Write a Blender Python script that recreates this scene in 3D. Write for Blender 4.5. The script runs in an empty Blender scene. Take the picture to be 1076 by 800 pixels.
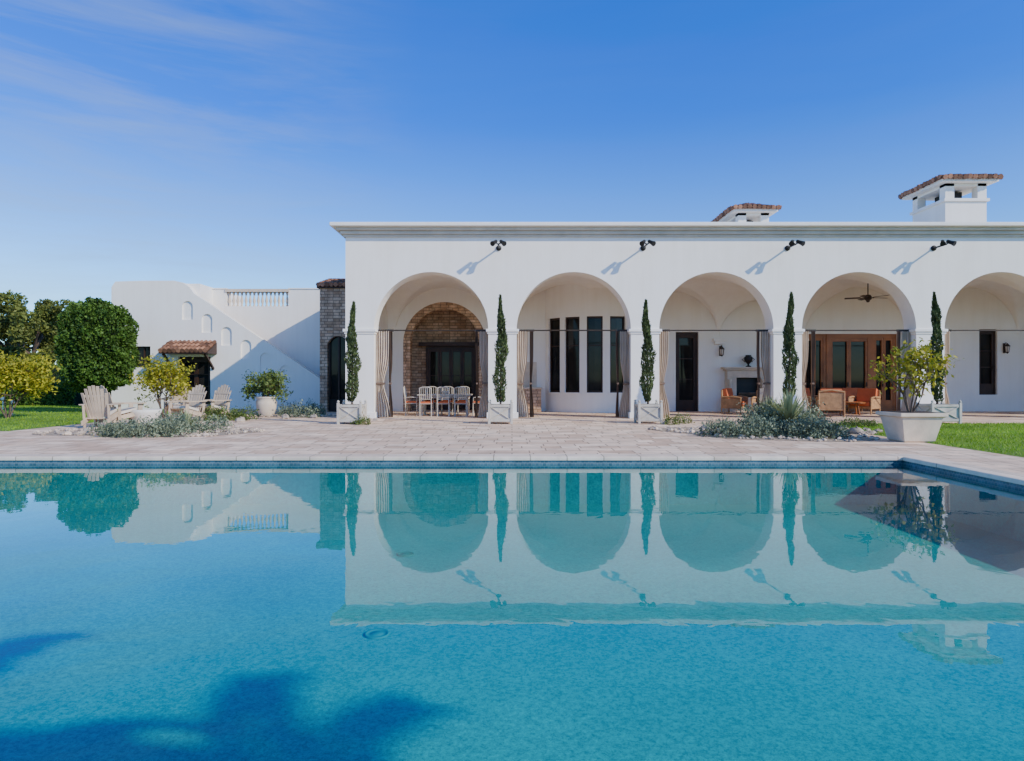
import bpy, math, numpy as np
from mathutils import Matrix, Vector, Euler
rng=np.random.default_rng(7)
scene=bpy.context.scene
F=700.0; CH=1.25
def X(u,d): return (u-538)/F*d
def Z(v,d): return CH+(400-v)/F*d

# ---------------- materials ----------------
def newmat(name):
    m=bpy.data.materials.new(name); m.use_nodes=True
    nt=m.node_tree; b=nt.nodes['Principled BSDF']; return m,nt,b
def mixrgb(nt,fac,a,b,typ='MIX'):
    n=nt.nodes.new('ShaderNodeMix'); n.data_type='RGBA'; n.blend_type=typ
    for s,v in ((n.inputs[0],fac),(n.inputs[6],a),(n.inputs[7],b)):
        if hasattr(v,'is_linked') or hasattr(v,'links'): nt.links.new(v,s)
        elif isinstance(v,(int,float)): s.default_value=v
        else: s.default_value=(*v,1)
    return n.outputs[2]
def noise(nt,vec,scale,detail=4,rough=.55,dist=0):
    n=nt.nodes.new('ShaderNodeTexNoise'); n.inputs['Scale'].default_value=scale
    n.inputs['Detail'].default_value=detail; n.inputs['Roughness'].default_value=rough
    n.inputs['Distortion'].default_value=dist
    nt.links.new(vec,n.inputs['Vector']); return n.outputs['Fac']
def ramp(nt,f,a,b,ca=(0,0,0),cb=(1,1,1)):
    n=nt.nodes.new('ShaderNodeValToRGB'); e=n.color_ramp.elements
    e[0].position=a; e[1].position=b; e[0].color=(*ca,1); e[1].color=(*cb,1)
    nt.links.new(f,n.inputs[0]); return n.outputs[0]
def math_(nt,op,a,b=None,clamp=False):
    n=nt.nodes.new('ShaderNodeMath'); n.operation=op; n.use_clamp=clamp
    for s,v in ((n.inputs[0],a),(n.inputs[1],b)):
        if v is None: continue
        if isinstance(v,(int,float)): s.default_value=v
        else: nt.links.new(v,s)
    return n.outputs[0]
def objco(nt):
    return nt.nodes.new('ShaderNodeTexCoord').outputs['Object']
def vertco(nt):
    co=objco(nt); s=nt.nodes.new('ShaderNodeSeparateXYZ'); nt.links.new(co,s.inputs[0])
    a=nt.nodes.new('ShaderNodeMath'); nt.links.new(s.outputs[0],a.inputs[0]); nt.links.new(s.outputs[1],a.inputs[1])
    c=nt.nodes.new('ShaderNodeCombineXYZ'); nt.links.new(a.outputs[0],c.inputs[0]); nt.links.new(s.outputs[2],c.inputs[1])
    return c.outputs[0]
def bump(nt,b,h,strength=.3,dist=.01):
    n=nt.nodes.new('ShaderNodeBump'); n.inputs['Strength'].default_value=strength; n.inputs['Distance'].default_value=dist
    nt.links.new(h,n.inputs['Height']); nt.links.new(n.outputs[0],b.inputs['Normal'])
def M(name,col,rough=.7,var=.12,scale=3,bmp=0.0,bscale=50,metal=0,bd=.01,island=0,spec=.3):
    m,nt,b=newmat(name); co=objco(nt); col=np.array(col)
    f=ramp(nt,noise(nt,co,scale,6),.3,.7)
    c=mixrgb(nt,f,tuple(col*(1-var)),tuple(np.minimum(col*(1+var),.95)))
    if island:
        g=nt.nodes.new('ShaderNodeNewGeometry')
        r=ramp(nt,g.outputs['Random Per Island'],0,1,(1-island,)*3,(1+island,)*3)
        c=mixrgb(nt,1.0,c,r,'MULTIPLY')
    nt.links.new(c,b.inputs['Base Color']); b.inputs['Roughness'].default_value=rough; b.inputs['Metallic'].default_value=metal
    b.inputs['Specular IOR Level'].default_value=spec
    if bmp: bump(nt,b,noise(nt,co,bscale,5),bmp,bd)
    return m
def leafmat(name,c1,c2,trans=.25,nscale=1.5):
    m,nt,b=newmat(name); co=objco(nt)
    g=nt.nodes.new('ShaderNodeNewGeometry')
    r=mixrgb(nt,g.outputs['Random Per Island'],c1,c2)
    n=ramp(nt,noise(nt,co,nscale,3),.35,.65,(.6,.6,.6),(1.15,1.15,1.1))
    c=mixrgb(nt,1.0,r,n,'MULTIPLY')
    nt.links.new(c,b.inputs['Base Color']); b.inputs['Roughness'].default_value=.55
    b.inputs['Specular IOR Level'].default_value=.2
    t=nt.nodes.new('ShaderNodeBsdfTranslucent'); nt.links.new(c,t.inputs[0])
    mx=nt.nodes.new('ShaderNodeMixShader'); mx.inputs[0].default_value=trans
    nt.links.new(b.outputs[0],mx.inputs[1]); nt.links.new(t.outputs[0],mx.inputs[2])
    nt.links.new(mx.outputs[0],nt.nodes['Material Output'].inputs[0]); return m
def brickmat(name,c1,c2,cm,w,h,mortar=.008,rough=.7,vert=False,bmp=.4,nvar=.25,nscale=2.5,squash=1.0,freq=2,spec=.1):
    m,nt,b=newmat(name); co=vertco(nt) if vert else objco(nt)
    n=nt.nodes.new('ShaderNodeTexBrick'); n.inputs['Scale'].default_value=1
    n.inputs['Brick Width'].default_value=w; n.inputs['Row Height'].default_value=h
    n.inputs['Mortar Size'].default_value=mortar; n.inputs['Mortar Smooth'].default_value=.3
    n.squash=squash; n.squash_frequency=freq
    for k,c in (('Color1',c1),('Color2',c2),('Mortar',cm)): n.inputs[k].default_value=(*c,1)
    nt.links.new(co,n.inputs['Vector'])
    f=ramp(nt,noise(nt,objco(nt),nscale,8,.65),.3,.7,(1-nvar,)*3,(1+nvar,1+nvar*.9,1+nvar*.8))
    c=mixrgb(nt,1.0,n.outputs[0],f,'MULTIPLY')
    nt.links.new(c,b.inputs['Base Color']); b.inputs['Roughness'].default_value=rough
    b.inputs['Specular IOR Level'].default_value=spec
    bump(nt,b,n.outputs[1],-bmp,.01)
    return m

def stuccomat():
    m,nt,b=newmat('white_stucco'); co=objco(nt)
    a=ramp(nt,noise(nt,co,.7,7,.6),.3,.75,(.865,.80,.70),(.91,.86,.77))
    mp=nt.nodes.new('ShaderNodeMapping'); mp.inputs['Scale'].default_value=(3,3,.25); nt.links.new(co,mp.inputs[0])
    s=ramp(nt,noise(nt,mp.outputs[0],1.5,5,.6),.35,.6,(.965,.96,.95),(1,1,1))
    c=mixrgb(nt,1.0,a,s,'MULTIPLY')
    nt.links.new(c,b.inputs['Base Color']); b.inputs['Roughness'].default_value=.9
    b.inputs['Specular IOR Level'].default_value=.05
    bump(nt,b,noise(nt,co,14,8,.7),.3,.012)
    return m
stucco=stuccomat()
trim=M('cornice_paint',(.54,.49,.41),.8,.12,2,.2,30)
deckm=brickmat('travertine_pavers',(.62,.42,.29),(.86,.66,.49),(.34,.24,.17),.61,.41,.014,.9,nvar=.26,nscale=1.7,squash=.6,freq=3,spec=.04)
copm=brickmat('coping_stone',(.64,.50,.38),(.80,.66,.52),(.34,.27,.20),.6,5,.010,.85,nvar=.18,spec=.05)
tilem=brickmat('waterline_tile',(.04,.10,.13),(.09,.17,.21),(.18,.22,.23),.06,.05,.004,.3,vert=True,nvar=.3,spec=.4)
stonem=brickmat('ledge_stone',(.40,.24,.14),(.64,.45,.30),(.22,.15,.10),.34,.12,.014,.95,vert=True,bmp=1,nvar=.45,nscale=4,squash=.7,spec=.02)
claym=M('clay_tile',(.26,.125,.07),.85,.5,3,.3,40,island=.5)
darkwood=M('dark_wood',(.045,.022,.013),.45,.3,3,.2,30)
redwood=M('stained_wood',(.34,.12,.035),.4,.3,2,.2,30)
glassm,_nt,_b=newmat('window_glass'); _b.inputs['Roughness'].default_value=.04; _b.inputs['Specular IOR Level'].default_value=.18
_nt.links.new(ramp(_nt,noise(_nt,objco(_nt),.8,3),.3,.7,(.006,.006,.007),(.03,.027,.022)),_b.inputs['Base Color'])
blackm=M('black_iron',(.02,.018,.016),.45,.2,5,0)
bronzem=M('bronze_iron',(.045,.03,.02),.5,.3,5,0)
whitewood=M('weathered_white_wood',(.52,.46,.37),.8,.2,4,.2,40)
chairwood=M('weathered_teak',(.50,.38,.26),.8,.2,3,.3,40)
castm=M('cast_stone',(.64,.52,.38),.85,.15,3,.4,40)
whitebowl=M('white_cast_stone',(.70,.65,.56),.8,.08,3,.3,40)
soil=M('soil',(.05,.035,.025),.95,.3,6,.5,30)
orange=M('terracotta_fabric',(.60,.15,.055),.9,.12,3,.2,100)
rattan=M('rattan',(.40,.22,.10),.7,.25,8,.4,80)
cream=M('cream_fabric',(.64,.55,.44),.9,.08,3,.2,80)
curtm=M('curtain_fabric',(.62,.48,.34),.9,.12,2,.1,90)
curtd=M('curtain_lining',(.17,.11,.075),.9,.15,2,.1,90)
barkm=M('bark',(.13,.09,.06),.9,.3,6,.6,30)
gravelm=M('gravel_stone',(.50,.39,.29),.85,.25,6,.3,60,island=.35)
gravelb=M('gravel_base',(.38,.29,.20),.95,.35,14,.8,60)
boulderm=M('boulder_stone',(.42,.34,.26),.9,.3,4,.6,25)
groundm=M('ground_earth',(.12,.10,.055),.95,.3,.4,.3,10)
grassb=M('grass_base',(.12,.22,.02),.95,.25,1.2,.6,60)
grassl=leafmat('grass_blade',(.18,.34,.02),(.33,.50,.04),.3,.6)
L_cyp=leafmat('cypress_leaf',(.05,.075,.028),(.15,.19,.065),.15,5)
L_fic=leafmat('ficus_leaf',(.030,.075,.012),(.12,.21,.03),.15,2)
L_oak=leafmat('oak_leaf',(.09,.12,.025),(.27,.28,.06),.3,.6)
L_lime=leafmat('citrus_leaf',(.19,.23,.02),(.64,.54,.05),.35,3)
L_blue=leafmat('blue_shrub_leaf',(.10,.135,.08),(.31,.34,.21),.1,4)
L_grn=leafmat('green_shrub_leaf',(.06,.11,.025),(.22,.27,.06),.2,3)
L_agv=leafmat('yucca_leaf',(.22,.26,.12),(.48,.49,.25),.1,2)
L_palm=leafmat('palm_leaf',(.05,.09,.02),(.10,.16,.04),.15,1)
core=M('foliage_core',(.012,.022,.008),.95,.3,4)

# ---------------- mesh builder ----------------
class MB:
    def __init__(s): s.v=[];s.f=[];s.m=[];s.sm=[];s.mats=[];s.T=Matrix.Identity(4)
    def mi(s,mat):
        if mat not in s.mats: s.mats.append(mat)
        return s.mats.index(mat)
    def add(s,vs,fs,mat,smooth=False):
        o=len(s.v); k=s.mi(mat)
        for p in vs:
            q=s.T@Vector(p); s.v.append((q.x,q.y,q.z))
        for f in fs:
            s.f.append([i+o for i in f]); s.m.append(k); s.sm.append(smooth)
    def box(s,x0,x1,y0,y1,z0,z1,mat):
        s.add([(x0,y0,z0),(x1,y0,z0),(x1,y1,z0),(x0,y1,z0),(x0,y0,z1),(x1,y0,z1),(x1,y1,z1),(x0,y1,z1)],
              [(0,3,2,1),(4,5,6,7),(0,1,5,4),(1,2,6,5),(2,3,7,6),(3,0,4,7)],mat)
    def obox(s,c,size,rot,mat):
        old=s.T; s.T=old@Matrix.Translation(c)@Euler(rot).to_matrix().to_4x4()
        a,b,d=[q/2 for q in size]; s.box(-a,a,-b,b,-d,d,mat); s.T=old
    def bar(s,p,q,w,mat,t=None):
        p=Vector(p);q=Vector(q);d=q-p;L=d.length
        old=s.T; s.T=old@Matrix.Translation((p+q)/2)@d.to_track_quat('Z','Y').to_matrix().to_4x4()
        t=t or w; s.box(-w/2,w/2,-t/2,t/2,-L/2,L/2,mat); s.T=old
    def frustum(s,cx,cy,z0,z1,w0,w1,mat):
        a,b=w0/2,w1/2
        s.add([(cx-a,cy-a,z0),(cx+a,cy-a,z0),(cx+a,cy+a,z0),(cx-a,cy+a,z0),(cx-b,cy-b,z1),(cx+b,cy-b,z1),(cx+b,cy+b,z1),(cx-b,cy+b,z1)],
              [(0,3,2,1),(4,5,6,7),(0,1,5,4),(1,2,6,5),(2,3,7,6),(3,0,4,7)],mat)
    def tube(s,pts,rad,mat,n=8,smooth=True,cap=True):
        pts=[Vector(p) for p in pts]; vs=[];fs=[]
        if not hasattr(rad,'__len__'): rad=[rad]*len(pts)
        for i,p in enumerate(pts):
            d=(pts[min(i+1,len(pts)-1)]-pts[max(i-1,0)]).normalized()
            a=d.cross(Vector((0,0,1)) if abs(d.z)<.95 else Vector((1,0,0))).normalized(); b=d.cross(a)
            for k in range(n):
                t=2*math.pi*k/n; vs.append(p+(a*math.cos(t)+b*math.sin(t))*rad[i])
        for i in range(len(pts)-1):
            for k in range(n):
                fs.append((i*n+k,i*n+(k+1)%n,(i+1)*n+(k+1)%n,(i+1)*n+k))
        s.add(vs,fs,mat,smooth)
        if cap: s.add(vs[:n],[tuple(range(n))],mat); s.add(vs[-n:],[tuple(range(n))],mat)
    def lathe(s,prof,c,mat,n=24,smooth=True):
        vs=[];fs=[]
        for r,z in prof:
            for k in range(n):
                t=2*math.pi*k/n; vs.append((c[0]+r*math.cos(t),c[1]+r*math.sin(t),c[2]+z))
        for i in range(len(prof)-1):
            for k in range(n): fs.append((i*n+k,i*n+(k+1)%n,(i+1)*n+(k+1)%n,(i+1)*n+k))
        s.add(vs,fs,mat,smooth)
    def rock(s,c,r,mat,sq=.6):
        n,mm=7,4; vs=[];fs=[];ph=rng.uniform(0,6,3)
        for j in range(mm+1):
            a=math.pi*j/mm
            for k in range(n):
                t=2*math.pi*k/n; q=1+.22*math.sin(3*t+ph[0]+j)+.15*math.sin(2*a+ph[1]+t*2)
                vs.append((c[0]+r*q*math.sin(a)*math.cos(t),c[1]+r*q*math.sin(a)*math.sin(t),c[2]+r*sq*q*math.cos(a)))
        for j in range(mm):
            for k in range(n): fs.append((j*n+k,j*n+(k+1)%n,(j+1)*n+(k+1)%n,(j+1)*n+k))
        s.add(vs,fs,mat,r>.15)
    def ellips(s,c,r,mat,n=20,mm=12):
        vs=[];fs=[]
        for j in range(mm+1):
            a=math.pi*j/mm
            for k in range(n):
                t=2*math.pi*k/n; vs.append((c[0]+r[0]*math.sin(a)*math.cos(t),c[1]+r[1]*math.sin(a)*math.sin(t),c[2]+r[2]*math.cos(a)))
        for j in range(mm):
            for k in range(n): fs.append((j*n+k,j*n+(k+1)%n,(j+1)*n+(k+1)%n,(j+1)*n+k))
        s.add(vs,fs,mat,True)
    def leaves(s,P,L,W,mat,up=.3,outc=None,d=None):
        P=np.asarray(P,float); n=len(P)
        if d is None:
            d=rng.normal(size=(n,3)); d[:,2]+=up
            if outc is not None:
                o=P-np.array(outc); o/=np.linalg.norm(o,axis=1)[:,None]+1e-6; d+=o*1.0
        d=d/(np.linalg.norm(d,axis=1)[:,None]+1e-9)
        r=rng.normal(size=(n,3)); sd=np.cross(d,r); sd/=np.linalg.norm(sd,axis=1)[:,None]+1e-9
        l=(L*(.6+.8*rng.random(n)))[:,None]; w=l*(W/L)
        V=np.stack([P-d*l/2,P+sd*w/2,P+d*l/2,P-sd*w/2],1).reshape(-1,3)
        o=len(s.v); k=s.mi(mat); s.v.extend(map(tuple,V.tolist()))
        s.f.extend([[o+4*i,o+4*i+1,o+4*i+2,o+4*i+3] for i in range(n)]); s.m.extend([k]*n); s.sm.extend([False]*n)
    def done(s,name,parent=None,bevel=0):
        me=bpy.data.meshes.new(name); me.from_pydata(s.v,[],s.f)
        for m in s.mats: me.materials.append(m)
        me.polygons.foreach_set('material_index',s.m); me.polygons.foreach_set('use_smooth',s.sm); me.update()
        ob=bpy.data.objects.new(name,me); scene.collection.objects.link(ob)
        if parent: ob.parent=parent
        if bevel:
            b=ob.modifiers.new('bevel','BEVEL'); b.width=bevel; b.segments=2; b.limit_method='ANGLE'; b.angle_limit=math.radians(40)
        return ob
def empty(name):
    e=bpy.data.objects.new(name,None); scene.collection.objects.link(e); return e
def wallpoly(mb,outer,holes,y0,y1,mat):
    """extruded filled outline in the x-z plane between depths y0 and y1"""
    cu=bpy.data.curves.new('tmp','CURVE'); cu.dimensions='2D'; cu.fill_mode='BOTH'; cu.extrude=(y1-y0)/2
    for pl in [outer]+holes:
        sp=cu.splines.new('POLY'); sp.points.add(len(pl)-1)
        for i,(x,z) in enumerate(pl): sp.points[i].co=(x,z,0,1)
        sp.use_cyclic_u=True
    ob=bpy.data.objects.new('tmp',cu); scene.collection.objects.link(ob)
    dg=bpy.context.evaluated_depsgraph_get(); me=bpy.data.meshes.new_from_object(ob.evaluated_get(dg))
    vs=[(v.co.x,(y0+y1)/2-v.co.z,v.co.y) for v in me.vertices]; fs=[tuple(p.vertices) for p in me.polygons]
    mb.add(vs,fs,mat); bpy.data.objects.remove(ob); bpy.data.curves.remove(cu); bpy.data.meshes.remove(me)
def archpts(cx,r,zs,z0,n=36,closed=True):
    a=[(cx-r,z0)]
    for i in range(n+1):
        t=math.pi-math.pi*i/n; a.append((cx+r*math.cos(t),zs+r*math.sin(t)))
    a.append((cx+r,z0)); return a

# ---------------- camera, sun, sky ----------------
cam=bpy.data.cameras.new('camera'); co=bpy.data.objects.new('camera',cam); scene.collection.objects.link(co)
co.location=(0,0,CH); co.rotation_euler=(math.radians(90),0,0); cam.sensor_width=36; cam.lens=F/1076*36; cam.clip_end=2000; cam.clip_start=.05
scene.camera=co
SD=Vector((1.25,-.85,.88)).normalized()
sl=bpy.data.lights.new('sun','SUN'); sl.energy=5; sl.angle=math.radians(.5); sl.color=(1,.955,.87)
so=bpy.data.objects.new('sun',sl); scene.collection.objects.link(so); so.rotation_euler=SD.to_track_quat('Z','Y').to_euler(); so.location=(10,-5,20)
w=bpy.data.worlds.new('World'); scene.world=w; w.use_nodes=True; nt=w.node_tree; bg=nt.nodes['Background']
sky=nt.nodes.new('ShaderNodeTexSky'); sky.sky_type='NISHITA'; sky.sun_disc=False
sky.sun_elevation=math.asin(SD.z); sky.sun_rotation=math.atan2(SD.x,SD.y); sky.air_density=1.0; sky.dust_density=.4; sky.ozone_density=2.5
tc=nt.nodes.new('ShaderNodeTexCoord'); mp=nt.nodes.new('ShaderNodeMapping')
mp.inputs['Rotation'].default_value=(0,math.radians(-22),0); mp.inputs['Scale'].default_value=(1.2,1.2,9)
nt.links.new(tc.outputs['Generated'],mp.inputs[0])
cf=ramp(nt,noise(nt,mp.outputs[0],2.1,9,.62,.5),.42,.74)
sp=nt.nodes.new('ShaderNodeSeparateXYZ'); nt.links.new(tc.outputs['Generated'],sp.inputs[0])
mr=nt.nodes.new('ShaderNodeMapRange'); mr.inputs[1].default_value=-.12; mr.inputs[2].default_value=-.5; mr.inputs[3].default_value=.02; mr.inputs[4].default_value=.5
nt.links.new(sp.outputs[0],mr.inputs[0])
fac=math_(nt,'MULTIPLY',cf,mr.outputs[0])
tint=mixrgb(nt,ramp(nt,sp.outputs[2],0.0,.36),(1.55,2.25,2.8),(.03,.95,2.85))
tint=mixrgb(nt,ramp(nt,sp.outputs[2],.52,.8),tint,(1.7,1.55,1.35))  # unseen overhead sky brightened and warmed, added as neutral fill light
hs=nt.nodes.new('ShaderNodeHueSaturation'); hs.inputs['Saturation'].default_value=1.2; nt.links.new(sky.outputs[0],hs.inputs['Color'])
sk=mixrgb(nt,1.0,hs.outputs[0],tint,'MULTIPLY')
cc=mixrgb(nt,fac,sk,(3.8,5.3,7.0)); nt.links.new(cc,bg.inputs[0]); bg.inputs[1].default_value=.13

# ---------------- ground, pool, deck ----------------
PX0,PX1,PY0,PY1=-16.0,6.4,1.5,10.9; PD=-.78; WZ=-.125
def ring(mb,o,h,z,mat):
    (a,b,c,d),(e,f,g,i)=o,h
    for x0,x1,y0,y1 in ((a,e,c,d),(f,b,c,d),(e,f,c,g),(e,f,i,d)):
        mb.add([(x0,y0,z),(x1,y0,z),(x1,y1,z),(x0,y1,z)],[(0,1,2,3)],mat)
mb=MB(); ring(mb,(-900,900,-900,900),(PX0-.15,PX1+.15,PY0-.15,PY1+.15),-.06,groundm); mb.done('ground')
CW=.38
mb=MB(); h=(PX0-CW,PX1+CW,PY0-CW,PY1+CW)
def sheet(mb,x0,x1,y0,y1,z,mat): mb.add([(x0,y0,z),(x1,y0,z),(x1,y1,z),(x0,y1,z)],[(0,1,2,3)],mat)
ring(mb,(-30,8.3,-4,16.4),h,0,deckm)
sheet(mb,-12.4,8.3,16.4,19.4,0,deckm); sheet(mb,-12.4,24.5,19.4,36,0,deckm)
mb.done('pool_deck')
mb=MB()
g=.03
mb.box(PX0-CW,PX1+CW,PY1-g,PY1+CW,-.06,.008,copm); mb.box(PX0-CW,PX1+CW,PY0-CW,PY0+g,-.06,.008,copm)
mb.box(PX1-g,PX1+CW,PY0+g,PY1-g,-.06,.008,copm); mb.box(PX0-CW,PX0+g,PY0+g,PY1-g,-.06,.008,copm)
mb.done('pool_coping',bevel=.015)
pm,nt,b=newmat('pebble_plaster'); c0=objco(nt)
a=ramp(nt,noise(nt,c0,.45,6,.65),.3,.7,(.003,.255,.255),(.005,.345,.33))
vz=noise(nt,c0,34,5,.9); s_=ramp(nt,vz,.36,.64,(.45,.60,.64),(1.6,1.38,1.32))
nt.links.new(mixrgb(nt,1.0,a,s_,'MULTIPLY'),b.inputs['Base Color']); b.inputs['Roughness'].default_value=1.0; b.inputs['Specular IOR Level'].default_value=0
pool=empty('swimming_pool')
mb=MB()
sheet(mb,PX0,PX1,PY0,PY1,PD,pm)
mb.box(PX0-.15,PX1+.15,PY1,PY1+.15,PD,-.22,pm); mb.box(PX0-.15,PX1+.15,PY0-.15,PY0,PD,-.22,pm)
mb.box(PX1,PX1+.15,PY0,PY1,PD,-.22,pm); mb.box(PX0-.15,PX0,PY0,PY1,PD,-.22,pm)
mb.done('plaster_shell',pool)
mb=MB()
mb.box(PX0-.15,PX1+.15,PY1,PY1+.15,-.22,-.062,tilem); mb.box(PX0-.15,PX1+.15,PY0-.15,PY0,-.22,-.062,tilem)
mb.box(PX1,PX1+.15,PY0,PY1,-.22,-.062,tilem); mb.box(PX0-.15,PX0,PY0,PY1,-.22,-.062,tilem)
mb.done('waterline_tiles',pool)
drainm=M('drain_cover',(.01,.22,.21),.8,.1,5,spec=0)
mb=MB()
for (u,v) in ((396,667),(426,583)):
    d=F*(CH-PD)/(v-400); x=X(u,d)
    mb.lathe([(.10,0),(.10,.012),(.085,.014),(.08,.006),(.05,.006),(.045,.012),(0,.012)],(x,d,PD),drainm)
mb.done('pool_drain',pool)
wm=bpy.data.materials.new('pool_water'); wm.use_nodes=True; nt=wm.node_tree; nt.nodes.remove(nt.nodes['Principled BSDF'])
tr=nt.nodes.new('ShaderNodeBsdfTransparent'); tr.inputs[0].default_value=(.60,.99,.98,1)
gl=nt.nodes.new('ShaderNodeBsdfGlossy'); gl.inputs['Roughness'].default_value=.005
bm=nt.nodes.new('ShaderNodeBump'); bm.inputs['Strength'].default_value=1; bm.inputs['Distance'].default_value=.0011
c0=objco(nt); nt.links.new(noise(nt,c0,2.2,3,.5,.3),bm.inputs['Height'])
geo=nt.nodes.new('ShaderNodeNewGeometry')
dt=nt.nodes.new('ShaderNodeVectorMath'); dt.operation='DOT_PRODUCT'; nt.links.new(bm.outputs[0],dt.inputs[0]); nt.links.new(geo.outputs['Incoming'],dt.inputs[1])
c=math_(nt,'ABSOLUTE',dt.outputs['Value']); q=math_(nt,'SUBTRACT',1.0,c,True)
fr=math_(nt,'ADD',math_(nt,'MULTIPLY',math_(nt,'POWER',q,5.0),.98),.02,True)
mx=nt.nodes.new('ShaderNodeMixShader'); nt.links.new(bm.outputs[0],gl.inputs['Normal'])
nt.links.new(fr,mx.inputs[0]); nt.links.new(tr.outputs[0],mx.inputs[1]); nt.links.new(gl.outputs[0],mx.inputs[2])
nt.links.new(mx.outputs[0],nt.nodes['Material Output'].inputs[0])
mb=MB(); sheet(mb,PX0,PX1,PY0,PY1,WZ,wm); mb.done('water')

# lawns
def lawn(x0,x1,y0,y1,n,name='lawn'):
    mb=MB(); sheet(mb,x0,x1,y0,y1,-.005,grassb)
    P=np.stack([rng.uniform(x0,x1,n),rng.uniform(y0,y1,n),rng.uniform(.005,.03,n)],1)
    d=rng.normal(size=(n,3))*.5; d[:,2]=1
    mb.leaves(P,.055,.014,grassl,d=d); mb.done(name)
lawn(8.32,24,7,19.38,60000); lawn(-30,-12.42,16.42,33,45000)

# ---------------- main house ----------------
D=21.9; SC=F/D
house=empty('arcaded_stucco_house')
R=1.88; ZS=2.94; XL=X(363,D); SP=4.69
CX=[X(453,D)+SP*k for k in range(6)]; XR=CX[-1]+R+1.0; TOP=Z(238,D)
out=[(XL,0)]
for c in CX: out+=archpts(c,R,ZS,0)
out+=[(XR,0),(XR,TOP),(XL,TOP)]
mb=MB(); wallpoly(mb,out,[],D,D+.7,stucco); mb.done('facade_wall',house)
BW=27.0
mb=MB()
mb.box(XL,XL+.45,D+.7,38,0,TOP,stucco); mb.box(XR-.45,XR,D+.7,38,0,TOP,stucco); mb.box(XL+.45,XR-.45,37.6,38,0,TOP,stucco)
mb.box(XL+.45,XR-.45,D+.7,37.6,5.9,6.05,stucco)
mb.done('side_walls_and_roof',house)
mb=MB()
def cornice(z0,z1,p,mat):
    mb.box(XL-p,XR+p,D-p,D,z0,z1,mat); mb.box(XL-p,XL,D,38,z0,z1,mat); mb.box(XR,XR+p,D,38,z0,z1,mat)
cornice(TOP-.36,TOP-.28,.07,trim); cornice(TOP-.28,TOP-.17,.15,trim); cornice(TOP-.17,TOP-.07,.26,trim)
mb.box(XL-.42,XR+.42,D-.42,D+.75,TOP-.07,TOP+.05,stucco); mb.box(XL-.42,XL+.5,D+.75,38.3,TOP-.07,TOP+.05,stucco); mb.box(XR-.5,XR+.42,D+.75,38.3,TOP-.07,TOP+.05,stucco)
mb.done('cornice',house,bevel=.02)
mb=MB()
edges=[(XL,CX[0]-R)]+[(CX[i]+R,CX[i+1]-R) for i in range(5)]+[(CX[-1]+R,XR)]
for a,b_ in edges:
    for z0,z1,p in ((ZS-.16,ZS-.09,.035),(ZS-.09,ZS-.0,.075),(0,.2,.05)):
        mb.box(a-p,b_+p,D-p,D+.7+p,z0,z1,stucco)
mb.done('pier_mouldings',house,bevel=.012)
# vault
Rx=2.1; Y0=D+.7; Y1=BW; Ry=(Y1-Y0)/2; yc=(Y0+Y1)/2; H=2.08
xs=np.linspace(XL+.45,XR-.45,460); ys=yc+Ry*np.sin(np.linspace(-math.pi/2,math.pi/2,45))
C2=[(CX[0],2.1),(CX[1],2.1),(6.4,1.95),(9.95,1.55),(13.95,2.1),(18.4,2.1),(21.8,1.2)]
vs=[];fs=[]
for y in ys:
    zb=H*math.sqrt(max(0,1-((y-yc)/Ry)**2))
    for x in xs:
        za=max(H/2.1*math.sqrt(max(0,r*r-(x-c)**2)) for c,r in ([(c,Rx) for c in CX] if y<yc else C2))
        vs.append((x,y,ZS+max(za,zb)))
n=len(xs)
for j in range(len(ys)-1):
    for i in range(n-1): fs.append((j*n+i,j*n+i+1,(j+1)*n+i+1,(j+1)*n+i))
mb=MB(); mb.add(vs,fs,stucco,True)
for xm in (-.32,4.25,8.38,11.68,16.2):
    mb.box(xm-.2,xm+.2,BW-.14,BW,ZS-.22,ZS-.1,stucco); mb.box(xm-.26,xm+.26,BW-.2,BW,ZS-.1,ZS,stucco)
mb.done('groin_vault_ceiling',house)
def Xb(u): return X(u,BW)
def Zb(v): return Z(v,BW)
SAx=Xb(467); SAr=1.68; SAz=Zb(361)
D3=(Xb(710),Xb(734),0,Zb(349)); D4=(Xb(843),Xb(943),0,Zb(351)); W5=(Xb(1029),Xb(1048),Zb(415),Zb(346))
out=[(XL+.45,0)]+archpts(SAx,SAr,SAz,0)
BCx,BCy,BR=3.6,28.3,2.6
for (a,b_,z0,z1) in (D3,D4): out+=[(a,0),(a,z1),(b_,z1),(b_,0)]
out+=[(XR-.45,0),(XR-.45,5.2),(XL+.45,5.2)]
mb=MB(); wallpoly(mb,out,[[(W5[0],W5[2]),(W5[1],W5[2]),(W5[1],W5[3]),(W5[0],W5[3])]],BW,BW+.3,stucco)
mb.done('loggia_back_wall',house)
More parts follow.
